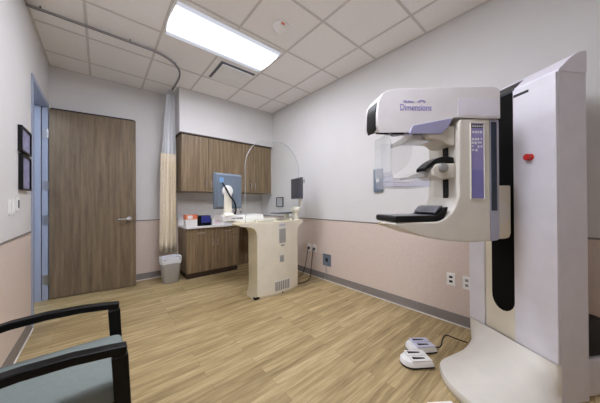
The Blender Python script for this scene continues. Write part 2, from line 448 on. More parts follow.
# curtain track and curtain
tk = thing('curtain_track', 'curved metal curtain track hung below the ceiling tiles', 'curtain track', (0, 0, 0))
tp = [(XL+.01, 3.195), (-.1, 3.195), (.25, 3.2), (.50, 3.21), (.68, 3.29), (.80, 3.44), (.85, 3.62), (.863, 3.85), (.863, 4.13)]
tr = MB()
def sweep_rect(mb, pts, hw, z0, z1, sub=6):
    P = [Vector((p[0], p[1], 0)) for p in pts]; Q = []
    for i in range(len(P)-1):
        a, b_, c, d = P[max(i-1,0)], P[i], P[i+1], P[min(i+2,len(P)-1)]
        for k in range(sub):
            t_ = k/sub; Q.append(.5*((2*b_)+(c-a)*t_+(2*a-5*b_+4*c-d)*t_*t_+(3*b_-a-3*c+d)*t_**3))
    Q.append(P[-1]); R = []
    for i, q in enumerate(Q):
        t_ = (Q[min(i+1,len(Q)-1)]-Q[max(i-1,0)]).normalized(); n = Vector((-t_.y, t_.x, 0))*hw
        R.append([(q.x-n.x, q.y-n.y, z0), (q.x+n.x, q.y+n.y, z0), (q.x+n.x, q.y+n.y, z1), (q.x-n.x, q.y-n.y, z1)])
    mb.loft(R)
sweep_rect(tr, tp, .010, H-.045, H-.026)
tr.build('rail', M['track'], tk, smooth=True)
tr = MB(); sweep_rect(tr, tp, .004, H-.0455, H-.043); tr.build('channel', M['dark'], tk)
for x, y in ((XL+.1, 3.195), (.25, 3.2), (.74, 3.355), (.86, 3.75), (.863, 4.1)): MB().box((x-.006, y-.006, H-.0255), (x+.006, y+.006, H-.0042)).build('hanger', M['ventd'], tk, smooth=False)

cu = thing('privacy_curtain', 'beige privacy curtain with a white net top gathered beside the wall cabinets', 'curtain', (.83, 4.22, 0))
def folds(z0, z1, w0, w1, amp0, amp1, nf=7, steps=10, dx0=0, dx1=0):
    mb = MB(); rings = []
    for j in range(steps+1):
        t_ = j/steps; z = z0+(z1-z0)*t_; w = w0+(w1-w0)*t_; am = amp0+(amp1-amp0)*t_; dx = dx0+(dx1-dx0)*t_
        row = []
        for i in range(nf*12+1):
            u = i/(nf*12)
            row.append(((u-.5)*w + dx + .008*math.sin(u*43+1.2*t_), am*math.sin(u*nf*2*PI + .25*math.sin(3*t_)) + .012*math.sin(u*17), z))
        rings.append(row)
    mb.loft(rings, cap=False, closed=False)
    return mb
net = folds(2.98, 2.02, .12, .21, .02, .028, nf=4, dx0=.03, dx1=.0).build('net_top', M['mesh_fab'], cu, ang=180)
o = folds(2.02, .44, .22, .25, .026, .034, nf=4, dx0=.0, dx1=-.02).build('curtain_fabric', M['fabric'], cu, ang=180)
s_ = o.modifiers.new('s', 'SOLIDIFY'); s_.thickness = .002
for i in range(7): MB().cyl((.03+(i-3)*.015, -.1+.015*i, 2.97), (.03+(i-3)*.015, -.1+.015*i, H-.046), .003, n=6).build('hook', M['steel'], cu)

# ------------------------------------------------------------------ cabinets
def pull(mb, x, y, z, vertical, L=.1):
    if vertical: mb.tube([(x, y, z-L/2), (x, y-.028, z-L/2+.006), (x, y-.03, z), (x, y-.028, z+L/2-.006), (x, y, z+L/2)], .005, n=8, sub=4)
    else: mb.tube([(x-L/2, y, z), (x-L/2+.006, y-.028, z), (x, y-.03, z), (x+L/2-.006, y-.028, z), (x+L/2, y, z)], .005, n=8, sub=4)
UY = 4.03; UZ0, UZ1 = 1.415, 2.335
def wall_cabinet(x0, x1, label):
    o = thing('wall_cabinet', label, 'wall cabinet', (x0, UY, UZ0), group=None)
    w = x1-x0; h = UZ1-UZ0; d = YB-UY-.001
    MB().box((0, .020, 0), (w, d, h)).build('body', M['cab'], o, smooth=False)
    for i in range(2):
        a = .003+i*w/2; c = (i+1)*w/2-.002
        dd = MB().box((a, 0, .004), (c, .0195, h-.004)).build('door', M['cab'], o, bevel=.0015, seg=1)
        p = MB(); pull(p, (c-.04) if i == 0 else (a+.04), 0, .13, True); p.build('handle', M['steel'], dd)
    return o
wall_cabinet(.972, 1.815, 'wood laminate wall cabinet with two doors nearest the curtain')
wall_cabinet(1.817, 2.66, 'wood laminate wall cabinet with two doors nearest the right wall')
struct(MB().box((2.661, UY+.03, UZ0), (XR-.001, YB-.001, UZ1)).build('trim_6', M['wall'], smooth=False))
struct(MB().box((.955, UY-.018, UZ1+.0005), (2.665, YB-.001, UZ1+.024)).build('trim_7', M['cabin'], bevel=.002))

BY = 3.965; BZ = .813
def base_cabinet(x0, x1, label, full=True):
    o = thing('base_cabinet', label, 'base cabinet', (x0, BY, 0))
    w = x1-x0; d = YB-BY-.002
    MB().box((0, .020, .095), (w, d, BZ)).build('body', M['cab'], o, smooth=False)
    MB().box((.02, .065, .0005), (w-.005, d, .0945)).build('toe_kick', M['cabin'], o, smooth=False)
    for i in range(2):
        a = .003+i*w/2; c = (i+1)*w/2-.002
        dd = MB().box((a, 0, .10), (c, .0195, BZ-.150)).build('door', M['cab'], o, bevel=.0015, seg=1)
        p = MB(); pull(p, (c-.035) if i == 0 else (a+.035), 0, BZ-.25, True); p.build('handle', M['steel'], dd)
        dw = MB().box((a, 0, BZ-.146), (c, .0195, BZ-.006)).build('drawer', M['cab'], o, bevel=.0015, seg=1)
        p = MB(); pull(p, (a+c)/2, 0, BZ-.075, False); p.build('handle', M['steel'], dw)
    return o
base_cabinet(1.026, 1.915, 'wood laminate base cabinet with two drawers over two doors by the bin')
base_cabinet(2.28, XR-.002, 'wood laminate base cabinet half hidden behind the cream console')
kn = thing('knee_panel', 'wood laminate panel closing the knee space under the counter', 'panel', (1.916, 4.30, 0))
MB().box((0, 0, .0005), (.363, .02, .812)).build('panel', M['cab'], kn, smooth=False)
ct = thing('countertop', 'white laminate countertop running along the back wall over the base cabinets', 'countertop', (0, 0, 0))
MB().box((1.018, BY-.03, BZ+.001), (XR-.002, YB-.002, BZ+.032)).build('worktop', M['counter'], ct, bevel=.004)
MB().box((1.02, YB-.022, BZ+.033), (XR-.003, YB-.002, 1.26)).build('backsplash', M['splash'], ct, bevel=.002)
CZ = BZ+.0325

# counter clutter
b1 = thing('carton', 'white carton with orange print on the counter beside the curtain', 'box', (1.112, 4.06, CZ))
MB().box((-.088, -.06, 0), (.088, .08, .19)).build('carton_body', M['boxw'], b1, bevel=.002)
MB().box((-.089, -.0615, .115), (.089, .0815, .191)).build('orange_band', M['orange'], b1, bevel=.002)
MB().box((-.06, -.0625, .125), (.015, -.0616, .178)).build('label_patch', M['boxw'], b1, smooth=False)
b3 = thing('blue_case', 'dark blue and black case on the counter between two cartons', 'case', (1.318, 4.09, CZ))
MB().prism([(-.115, 0), (.115, 0), (.105, .17), (-.075, .17), (-.105, .15)], lambda x, z: (x, -.075, z), lambda x, z: (x, .075, z)).build('shell', M['black'], b3, bevel=.006)
MB().prism([(-.05, .05), (.102, .05), (.094, .165), (-.05, .165)], lambda x, z: (x, -.078, z), lambda x, z: (x, -.074, z)).build('front_panel', M['blue'], b3, bevel=.001)
b4 = thing('glove_box', 'low white box with pale pink print on the counter below the portrait monitor', 'box', (1.56, 4.09, CZ))
MB().box((-.10, -.05, 0), (.10, .06, .105)).build('box_body', M['boxw'], b4, bevel=.002)
MB().box((-.06, -.0515, .025), (.05, -.0505, .075)).build('print_panel', M['pink'], b4, smooth=False)
fc = thing('sink_faucet', 'chrome gooseneck faucet rising from the counter at the back wall', 'faucet', (2.0, 4.36, CZ))
MB().lathe((0,0,0), [(.03, 0), (.03, .01), (.018, .02), (.016, .06)]).build('base', M['chrome'], fc)
fb = MB(); fb.tube([(0,0,.05), (0,0,.22), (.01,-.02,.29), (.03,-.08,.32), (.045,-.13,.29), (.05,-.14,.24)], .011, n=10); fb.build('spout', M['chrome'], fc)
fb = MB()
for s1 in (-1, 1): fb.tube([(s1*.02, 0, .05), (s1*.06, 0, .075), (s1*.10, -.01, .09)], .008, n=8)
fb.build('handles', M['dark'], fc)
sp = thing('soap_bottle', 'small clear pump bottle on the counter beside the faucet', 'bottle', (2.12, 4.3, CZ))
MB().lathe((0,0,0), [(.03,0),(.032,.01),(.032,.13),(.014,.16)]).build('bottle', M['white'], sp)
pb = MB(); pb.cyl((0,0,.16),(0,0,.2),.006,n=8); pb.box((-.03,-.008,.2),(.012,.008,.212)); pb.build('pump', M['dark'], sp)

# waste bin
wb = thing('waste_bin', 'grey plastic waste bin with a white liner in front of the curtain', 'bin', (.825, 4.09, 0))
def rrect(hx, hy, r, z, n=6):
    P = []
    for cx, cy, a0 in ((hx-r, hy-r, 0), (-hx+r, hy-r, PI/2), (-hx+r, -hy+r, PI), (hx-r, -hy+r, 1.5*PI)):
        for k in range(n+1): P.append((cx+r*math.cos(a0+k*PI/2/n), cy+r*math.sin(a0+k*PI/2/n), z))
    return P
MB().loft([rrect(.105,.085,.05,.0005), rrect(.11,.09,.05,.008), rrect(.140,.115,.06,.36), rrect(.146,.121,.06,.362), rrect(.146,.121,.06,.378), rrect(.135,.11,.055,.378), rrect(.105,.085,.045,.02)]).build('bin_body', M['bin'], wb)
rl = []
for j, (sc_, z) in enumerate(((1.015,.30),(1.03,.335),(1.05,.375),(1.045,.392),(.93,.388),(.86,.30),(.80,.2))):
    rl.append([(x*sc_*(1+.012*math.sin(i*2.1+j)), y*sc_*(1+.012*math.cos(i*1.7+j)), z+.006*math.sin(i*1.3+j*2)*(1 if j < 4 else .3)) for i, (x, y, _) in enumerate(rrect(.141,.116,.06,0))])
MB().loft(rl, cap=False).build('liner', M['liner'], wb)

# ------------------------------------------------------------------ right wall items
def outlet(y, z, w, h, label, plate, slots, cat='wall outlet', name='wall_outlet'):
    o = thing(name, label, cat, (XR, y, z))
    MB().box((-.007, -w/2, -h/2), (-.0005, w/2, h/2)).build('cover_plate', plate, o, bevel=.002)
    for (dy, dz, sy, sz) in slots: MB().box((-.0105, dy-sy/2, dz-sz/2), (-.0068, dy+sy/2, dz+sz/2)).build('socket', M['black'], o, bevel=.001)
    return o
outlet(.814, .438, .075, .125, 'white data outlet with two dark ports on the right wall by the gantry', M['white'], [(0, .022, .03, .022), (0, -.022, .03, .022)])
o = outlet(.655, .433, .115, .125, 'white double power outlet on the right wall partly behind the gantry', M['white'], [])
for dy in (-.024, .024):
    for dz in (-.024, .024): MB().box((-.0095, dy-.013, dz-.013), (-.0068, dy+.013, dz+.013)).build('socket', M['grille'], o, bevel=.002)
outlet(2.525, .317, .17, .185, 'square steel cover plate with a black cable port low on the right wall', M['plate'], [(0, 0, .045, .06)], 'wall plate', 'cable_plate')
def plugged(y, label):
    o = outlet(y, .464, .085, .13, label, M['white'], [])
    MB().box((-.035, -.02, -.03), (-.007, .02, .01)).build('socket', M['dark'], o, bevel=.004)
    return o
plugged(2.80, 'white outlet with a dark plug on the right wall, nearer the steel plate')
plugged(2.925, 'white outlet with a dark plug on the right wall, behind the cream console')
wp = thing('wall_plate', 'blue grey rectangular plate on the right wall behind the clear face shield', 'wall plate', (XR, 1.613, 1.50))
MB().box((-.03, -.062, -.145), (-.0005, .062, .145)).build('cover', M['plate'], wp, bevel=.004)
MB().box((-.036, -.02, -.03), (-.0301, .02, .03)).build('insert', M['white'], wp, bevel=.002)
pf = thing('picture_frame', 'small black framed white notice on the right wall near the back corner', 'frame', (XR, 3.78, 1.235))
f = MB(); hw, hh = .115, .095
for a_, c_ in (((-hw,-hh),(hw,-hh+.014)), ((-hw,hh-.014),(hw,hh)), ((-hw,-hh+.014),(-hw+.014,hh-.014)), ((hw-.014,-hh+.014),(hw,hh-.014))): f.box((-.018, a_[0], a_[1]), (-.0005, c_[0], c_[1]))
f.build('frame', M['black'], pf, bevel=.001)
MB().box((-.008, -hw+.014, -hh+.014), (-.001, hw-.014, hh-.014)).build('notice_sheet', mat('pale_grey_sheet', (198, 200, 204), .6), pf, smooth=False)
hk_ = thing('wall_hook', 'small dark hook on the right wall above the landscape monitor', 'hook', (XR, 3.05, 1.60))
MB().box((-.006, -.012, -.03), (-.0005, .012, .03)).build('hook_plate', M['grille'], hk_, bevel=.002)
q = MB(); q.tube([(-.006, 0, .01), (-.03, 0, 0), (-.036, 0, -.02), (-.028, 0, -.034)], .005); q.build('hook_arm', M['dark'], hk_)

# ------------------------------------------------------------------ operator console
ws = thing('operator_console', 'cream operator console with a clear arched shield standing in front of the counter', 'workstation', (0, 0, 0))
Y0, Y1 = 2.585, 2.83
X0, X1 = 1.503, 2.168
out = [(X0-.035, .001), (X0-.03, .03), (X0-.005, .10), (X0, .18), (X0, .80), (X0-.012, .855), (X0-.05, .905), (X0-.11, .925), (1.285, .932), (1.268, .945), (1.268, .958), (1.285, .97), (2.245, .97), (2.255, .958), (2.25, .935), (2.20, .905), (2.165, .86), (X1, .80), (X1, .05), (X1-.01, .001)]
# body: horizontal slices, each with a bowed front
import bisect
Lp = [(.001, X0-.035), (.03, X0-.03), (.10, X0-.005), (.18, X0), (.80, X0), (.855, X0-.012), (.89, X0-.04), (.912, X0-.085), (.926, X0-.15), (.934, 1.285), (.946, 1.268), (.958, 1.268), (.970, 1.285)]
Rp = [(.001, X1-.012), (.03, X1), (.10, X1), (.18, X1), (.80, X1), (.855, 2.181), (.89, 2.203), (.912, 2.223), (.926, 2.250), (.934, 2.264), (.946, 2.270), (.958, 2.270), (.970, 2.258)]
rings = []
for (z, xl), (_, xr) in zip(Lp, Rp):
    fr_ = []
    for k in range(17):
        x = xl+(xr-xl)*k/16; u = max(0, min(1, (x-X0)/(X1-X0)))
        fr_.append((x, Y0+.022-.065*math.sin(u*PI), z))
    rings.append(fr_ + [(xr, Y1, z), (xl, Y1, z)])
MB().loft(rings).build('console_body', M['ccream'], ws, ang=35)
pr = []
for (z, xl), (_, xr) in list(zip(Lp, Rp))[1:]:
    a_, c_ = max(xl+.003, X0+.001-max(0, z-.80)*1.0 if z < .9 else xl+.003), xr-.003
    ft_ = []; bk_ = []
    for k in range(17):
        x = a_+(c_-a_)*k/16; u = max(0, min(1, (x-X0)/(X1-X0))); y = Y0+.022-.065*math.sin(u*PI)
        ft_.append((x, y-.006, z)); bk_.append((x, y-.0005, z))
    pr.append(ft_ + bk_[::-1])
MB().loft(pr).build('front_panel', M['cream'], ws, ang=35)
MB().box((1.46, Y1+.0005, .935), (2.24, 3.45, .968)).build('worktop', M['cream'], ws, bevel=.01)
we = MB().box((1.275, 3.13, .969), (1.92, 3.45, 1.045)).build('side_shelf', M['white'], ws, bevel=.006)
for i, (x, w_) in enumerate(((1.44, .016), (1.462, .03), (1.50, .022), (1.53, .045), (1.585, .03), (1.622, .018))):
    pass
lm = MB(); random.seed(3)
x = 1.40
while x < 1.56:
    w_ = random.uniform(.008, .024); lm.box((x, 3.1285, .992+random.uniform(-.003, .003)), (x+w_, 3.1299, 1.014)); x += w_+.006
lm.build('shelf_print', M['dark'], we, smooth=False)
def louver(x0, x1, z0, z1, name, nb, vertical=False, m=None):
    o = MB().box((x0, Y0-.053, z0), (x1, Y0-.0465, z1)).build(name, M['vent'], ws, bevel=.001)
    q = MB()
    for i in range(nb):
        if vertical:
            a_ = x0+.006+(x1-x0-.012)*i/nb; q.box((a_, Y0-.055, z0+.006), (a_+(x1-x0-.012)/nb*.6, Y0-.0528, z1-.006))
        else:
            a_ = z0+.006+(z1-z0-.012)*i/nb; q.box((x0+.006, Y0-.055, a_), (x1-.006, Y0-.0528, a_+(z1-z0-.012)/nb*.6))
    q.build('louver_slots', m or M['slot'], o, smooth=False)
louver(1.79, 1.905, .685, .885, 'upper_grille', 14)
louver(1.80, 1.875, .43, .53, 'middle_grille', 8)
louver(1.725, 1.975, .060, .190, 'lower_grille', 8, True)
MB().box((1.795, Y0-.0515, .905), (1.90, Y0-.0465, .950)).build('rating_label', M['marks'], ws, smooth=False)
lp = MB()
for i in range(4): lp.box((1.802+i*.024, Y0-.0525, .914+(i % 2)*.014), (1.818+i*.024, Y0-.0513, .922+(i % 2)*.014))
lp.build('label_print', M['black'], ws, smooth=False)
MB().box((1.825, Y0-.0515, .645), (1.88, Y0-.0465, .660)).build('small_label', M['grille'], ws, smooth=False)
MB().box((1.842, Y0-.05, .012), (1.862, Y0-.036, .032)).build('cable_inlet', M['black'], ws, bevel=.002)
MB().box((X0-.04, Y0+.01, .0005), (X0+.03, Y0+.06, .03)).build('foot_caster', M['black'], ws, bevel=.005)
# clear shield
gx0_, gx1_, gz0, gz1, R_ = 1.395, 2.285, .972, 2.085, .40
pts = [(gx0_, gz0), (gx0_, gz1-R_)]
for k in range(1, 13): a_ = PI - k*PI/2/12; pts.append((gx0_+R_+R_*math.cos(a_), gz1-R_+R_*math.sin(a_)))
for k in range(0, 13): a_ = PI/2 - k*PI/2/12; pts.append((gx1_-R_+R_*math.cos(a_), gz1-R_+R_*math.sin(a_)))
pts.append((gx1_, gz0))
SH = 2.70
MB().prism(pts, lambda x, z: (x, SH, z), lambda x, z: (x, SH+.008, z)).build('shield_glass', M['glass'], ws, smooth=False)
eg = MB(); ring = []
ctr = Vector((1.84, 1.4))
for p in pts:
    d_ = (Vector(p)-ctr).normalized()*.004
    ring.append([(p[0], SH-.001, p[1]), (p[0]+d_.x, SH-.001, p[1]+d_.y), (p[0]+d_.x, SH+.009, p[1]+d_.y), (p[0], SH+.009, p[1])])
eg.loft(ring).build('shield_edge', M['glassedge'], ws, smooth=False)
for x in (1.55, 1.84, 2.12): MB().box((x-.02, SH-.012, .9705), (x+.02, SH+.02, 1.0)).build('shield_clamp', M['cream'], ws, bevel=.003)
# arm mount at the right end
am = MB(); am.lathe((2.245, 2.745, .9705), [(.055, 0), (.053, .03), (.046, .06), (.048, .10), (.066, .115), (.072, .145), (.062, .175), (.03, .195)], n=24)
am.build('arm_mount', M['cream'], ws)
kt = MB().box((1.97, 2.80, 1.058), (2.36, 3.02, 1.072)).build('keyboard_tray', M['dark'], ws, bevel=.004)
kk = MB()
for r_ in range(4):
    for c_ in range(12): kk.box((1.985+c_*.03, 2.815+r_*.045, 1.0725), (2.009+c_*.03, 2.853+r_*.045, 1.080))
kk.build('keys', M['lavd'], kt, smooth=False)
MB().box((2.16, 2.86, .969), (2.22, 2.92, 1.0575)).build('tray_support', M['cream'], ws, bevel=.005)

# portrait monitor seen from behind, on its white stand
mo = thing('portrait_monitor', 'blue grey portrait monitor seen from behind on a white stand above the counter', 'monitor', (1.405, 3.25, 1.0455), .12)
def rr(hx, z0, z1, r):
    P = []
    for cx, cz, a0 in ((hx-r, z1-r, 0), (-hx+r, z1-r, PI/2), (-hx+r, z0+r, PI), (hx-r, z0+r, 1.5*PI)):
        for k in range(5): P.append((cx+r*math.cos(a0+k*PI/8), cz+r*math.sin(a0+k*PI/8)))
    return P
ringf = lambda hx, z0, z1, r, y: [(x, y, z) for x, z in rr(hx, z0, z1, r)]
mm_ = MB()
mm_.loft([ringf(.188, .125, .570, .015, -.045), ringf(.214, .098, .598, .012, -.01), ringf(.218, .094, .602, .010, .0), ringf(.218, .094, .602, .010, .028)])
mm_.build('shell', M['bluegrey'], mo)
MB().box((-.205, .0285, .110), (.205, .030, .588)).build('screen', M['screen'], mo, smooth=False)
MB().box((-.165, -.0475, .465), (-.095, -.0445, .535)).build('corner_cover', M['bluelab'], mo, bevel=.002)
MB().lathe((-.045, -.045, .348), [(.080, 0), (.080, .022), (.070, .034), (.02, .038)], axis=(0,-1,0)).build('hinge_disc', M['white'], mo)
sm = MB(); sm.loft([rrect(.085, .06, .03, .0005), rrect(.08, .055, .03, .015), rrect(.062, .018, .015, .04), rrect(.060, .016, .015, .20), rrect(.055, .016, .015, .31)])
st_ = sm.build('stand', M['cream'], mo); st_.location = (-.045, -.064, 0)
cb_ = MB(); cb_.tube([(-.125, -.06, .46), (-.09, -.095, .38), (-.03, -.105, .27), (.045, -.10, .18), (.075, -.08, .08), (.07, -.06, .012)], .011, n=8); cb_.build('monitor_cable', M['black'], mo)

# landscape monitor on the console's arm
a0 = Vector((2.27, 2.595)); a1 = Vector((2.36, 2.965)); cM = (a0+a1)/2
lm_ = thing('landscape_monitor', 'dark landscape monitor held over the right end of the cream console', 'monitor', (2.235, 2.78, 1.165))
ang = math.atan2((a1-a0).y, (a1-a0).x)
Wm = (a1-a0).length
R2 = Matrix.Translation((cM.x-2.235, cM.y-2.78, 0)) @ Matrix.Rotation(ang, 4, 'Z')
q = MB(); q.loft([ringf(Wm/2, .115, .435, .008, .018), ringf(Wm/2, .115, .435, .008, .0), ringf(Wm/2-.05, .16, .39, .01, -.028)]); sh_ = q.build('shell', M['dark'], lm_); sh_.matrix_local = R2
q = MB().box((-Wm/2+.012, .0182, .13), (Wm/2-.012, .0195, .422)).build('screen', M['screen'], lm_, smooth=False); q.matrix_local = R2
q = MB(); q.box((-.02, -.065, .0), (.02, -.0285, .27)); q.box((-.04,-.035,.21),(.04,-.028,.31)); q = q.build('neck', M['cream'], lm_, bevel=.005); q.matrix_local = R2

# power cords on the floor
def cord(name, pts, r, label, m=None):
    mb = MB(); mb.tube(pts, r, n=8); return tag(mb.build(name, m or M['rubber']), label, 'cord')
cord('power_cord', [(XR-.038, 2.80, .445), (XR-.05, 2.80, .38), (XR-.10, 2.78, .2), (XR-.16, 2.74, .04), (2.40, 2.68, .0075), (2.25, 2.70, .0075), (2.19, 2.76, .0075)], .006, 'dark power cord dropping from the outlet nearer the steel plate to the console')
cord('power_cord', [(XR-.038, 2.925, .445), (XR-.05, 2.93, .36), (XR-.07, 2.96, .16), (XR-.12, 2.98, .02), (2.48, 2.94, .0075), (2.30, 2.86, .0075), (2.19, 2.83, .0075)], .005, 'dark power cord dropping from the outlet behind the console')
cord('data_cord', [(XR-.012, 2.525, .305), (XR-.03, 2.52, .2), (XR-.035, 2.53, .06), (XR-.09, 2.58, .008), (2.45, 2.62, .0065), (2.30, 2.57, .0065), (2.20, 2.60, .0065)], .0045, 'thin grey cord from the steel cover plate along the floor', M['grille'])

# ------------------------------------------------------------------ armchair
ch = thing('armchair', 'black framed armchair with grey green seat against the left wall', 'chair', (0, 0, 0))
def side_frame(y):
    w = .024
    def ring(x, z, dx, dz): return None
    mb = MB()
    # front post (tapered, leaning), arm rail, rear post: rectangular sections swept in the X-Z plane
    def poly(cent, half):
        R = []
        for i, (x, z) in enumerate(cent):
            a_ = Vector(cent[max(i-1,0)]); c_ = Vector(cent[min(i+1,len(cent)-1)]); t_ = (c_-a_).normalized(); nrm = Vector((-t_.y, t_.x))*half[i]
            R.append([(x-nrm.x, y-w, z-nrm.y), (x-nrm.x, y+w, z-nrm.y), (x+nrm.x, y+w, z+nrm.y), (x+nrm.x, y-w, z+nrm.y)])
        mb.loft(R)
    poly([(.080, .001), (.073, .20), (.066, .42), (.056, .6235)], [.022, .024, .026, .027])
    poly([(.078, .640), (.03, .648), (-.08, .662), (-.20, .667), (-.32, .660), (-.43, .640)], [.0165, .0165, .0165, .0165, .0165, .0165])
    poly([(-.43, .624), (-.40, .42), (-.43, .20), (-.47, .001)], [.022, .026, .026, .022])
    return mb
for y, nm in ((1.705, 'side_frame'), (1.180, 'side_frame')):
    side_frame(y).build(nm, M['blackw'], ch, bevel=.006, seg=3)
for x in (.05, -.41): MB().box((x-.017, 1.2045, .355), (x+.017, 1.6805, .404)).build('seat_rail', M['blackw'], ch, bevel=.003)
def soft(x0, x1, y0, y1, z0, z1, r, crown=.01):
    hx, hy = (x1-x0)/2, (y1-y0)/2; cx, cy = (x0+x1)/2, (y0+y1)/2
    f_ = lambda d, z, rr_: [(cx+x, cy+y, zz) for x, y, zz in rrect(hx-d, hy-d, rr_, z)]
    return MB().loft([f_(.012, z0, .03), f_(0, z0+.012, .035), f_(0, z1-.03, .035), f_(.008, z1-.012, .035), f_(.03, z1, .04), f_(.12, z1+crown, .05)])
soft(-.40, .090, 1.2150, 1.675, .410, .503, .03).build('seat', M['teal'], ch)
bk = soft(-.23, .23, -.2, .2, 0, .06, .03).build('backrest', M['teal'], ch)
bk.matrix_local = Matrix.Translation((-.44, 1.44, .67)) @ Matrix.Rotation(math.radians(82), 4, 'Y')

# ------------------------------------------------------------------ mammography gantry  (local axes: x across, y forward, z up)
GA = math.atan2(.85, .53)
gt = thing('mammography_machine', 'tall white mammography machine with lavender control panel by the right wall', 'mammography machine', (2.091, .0535, 0), GA)
# column
CW = .615
prof = [(0, .001), (0, 2.004)] + [(-.205*k/8, 2.004+.131*math.sin(k/8*PI/2)) for k in range(1, 9)] + [(-.205, .001)]
MB().prism(prof, lambda a_, z: (0, a_, z), lambda a_, z: (CW, a_, z)).build('column', M['gpanel'], gt, bevel=.004, seg=2)
col_cap = MB().prism([(.004, 2.004), (.004, 2.016)] + [(-.205*k/8+.003, 2.012+.131*math.sin(k/8*PI/2)) for k in range(1, 9)] + [(-.205, 2.143), (-.205, 2.006)], lambda a_, z: (-.004, a_, z), lambda a_, z: (CW+.004, a_, z))
col_cap.build('top_cap', M['gside'], gt, bevel=.006, seg=2)
npn = MB().box((.0, .0005, .243), (.246, .022, 2.000)).build('near_panel', M['gpanel'], gt, bevel=.004, seg=2)
MB().box((.145, .0215, 1.945), (.240, .0235, 1.963)).build('vent_slit', M['black'], npn, smooth=False)
eb = MB(); eb.lathe((.138, .0222, 1.512), [(.022, 0), (.022, .004), (.013, .006), (.013, .016), (.021, .020), (.021, .032), (.012, .036)], axis=(0,1,0)); eb.build('emergency_button', M['red'], npn)
MB().box((.470, .0005, .243), (CW-.004, .022, 1.9)).build('far_panel', M['gpanel'], gt, bevel=.006, seg=2)
MB().box((.246, .0005, .243), (.470, .012, 2.0)).build('track_cover', M['gcream'], gt, smooth=False)
sl_ = [(.25, 1.995), (.25, .52)] + [(.333-.083*math.cos(k*PI/10), .52-.10*math.sin(k*PI/10)) for k in range(1, 10)] + [(.416, .52), (.416, 1.995)]
MB().prism(sl_, lambda x, z: (x, .0122, z), lambda x, z: (x, .0145, z)).build('travel_slot', mat('slot_black', (5, 5, 5), .7, spec=.15), gt, smooth=False)
rc = [(.0135, 1.99)] + [(-.205*k/8+.0135-.0085*(k > 0), 2.012+.1325*math.sin(k/8*PI/2)) for k in range(0, 4)]
rc2 = [(a_-.008, z-.004) for a_, z in rc[::-1]]
MB().prism(rc + rc2, lambda a_, z: (.25, a_, z), lambda a_, z: (.425, a_, z)).build('recess_top', M['black'], gt, smooth=False)
# foot
OUT = [(.0, -.0), (-.035, .06), (-.07, .134), (-.10, .25), (-.11, .38), (-.085, .49), (-.02, .55), (.063, .572), (.176, .578), (.26, .562), (.33, .53), (.378, .495), (.41, .44), (.432, .37), (.455, .29), (.49, .19), (.54, .085), (CW, 0)]
def cr(P, n=4):
    Q = []
    for i in range(len(P)-1):
        a_, b_, c_, d_ = [Vector(P[max(0, min(len(P)-1, j))]) for j in (i-1, i, i+1, i+2)]
        for k in range(n):
            t_ = k/n; Q.append(.5*((2*b_)+(c_-a_)*t_+(2*a_-5*b_+4*c_-d_)*t_*t_+(3*b_-a_-3*c_+d_)*t_**3))
    Q.append(Vector(P[-1])); return Q
O2 = cr(OUT); nO = len(O2)
ft = MB(); grid = []
for k, op in enumerate(O2):
    s0 = Vector((CW*k/(nO-1), .023 if 0 < k < nO-1 else 0))
    fwd = min(1, op.y/.45)
    row = []
    for j in range(13):
        f_ = j/12; f2 = f_
        p = s0.lerp(op, f2); z = .058+.184*(1-f2)**2.1
        row.append(ft.bm.verts.new((p.x, p.y, z)))
    for dx, z in ((1.006, .050), (1.010, .036), (1.006, .016), (.995, .001)):
        q2 = s0.lerp(op, dx); row.append(ft.bm.verts.new((q2.x, q2.y, z)))
    grid.append(row)
for a_, b_ in zip(grid, grid[1:]):
    for j in range(len(a_)-1): ft.bm.faces.new([a_[j], b_[j], b_[j+1], a_[j+1]])
bmesh.ops.remove_doubles(ft.bm, verts=ft.bm.verts, dist=.0004)
ft.build('foot', M['gantry'], gt, ang=60)
# rear base and dark junction box behind the column
MB().box((.02, -.42, .001), (.58, -.206, .235)).build('rear_base', M['gpanel'], gt, bevel=.015, seg=2)
rb = MB().box((.04, -.40, .236), (.50, -.21, .47)).build('rear_box', M['black'], gt, bevel=.01)
# C-arm
MID = .27
def wC(t_): return .12+.03*(.95-t_)/.7
def wH(t_): return .088+.075*(1.06-t_)/.8
def cprism(pts, w, k=1.0, off=0):
    return MB().prism(pts, lambda a_, z: (MID-w(a_)*k-off, a_, z), lambda a_, z: (MID+w(a_)*k+off, a_, z))
cpts = [(.325, .972), (.43, .969), (.55, .974), (.66, .986), (.73, .998), (.80, .016+1.0), (.87, 1.040), (.935, 1.064), (.958, 1.075), (.958, 1.098), (.90, 1.100), (.70, 1.100), (.668, 1.106), (.625, 1.125), (.590, 1.160), (.565, 1.205), (.544, 1.26), (.538, 1.64), (.536, 1.715), (.530, 1.737), (.325, 1.742)]
ca = cprism(cpts, wC).build('c_arm', M['gantry'], gt, bevel=.014, seg=3); ca.location = (0, .0145, 0)
cprism([(.262, .995), (.275, .977), (.3245, .972), (.3245, 1.742), (.262, 1.742)], wC, .99).build('rear_cover', M['lavd'], ca, bevel=.006)
wv = lambda t_: wC(t_)
cprism([(.283, 1.165), (.320, 1.165), (.320, 1.725), (.283, 1.725)], wC, 1.0, .0015).build('side_inlay', M['navy'], ca, smooth=False)
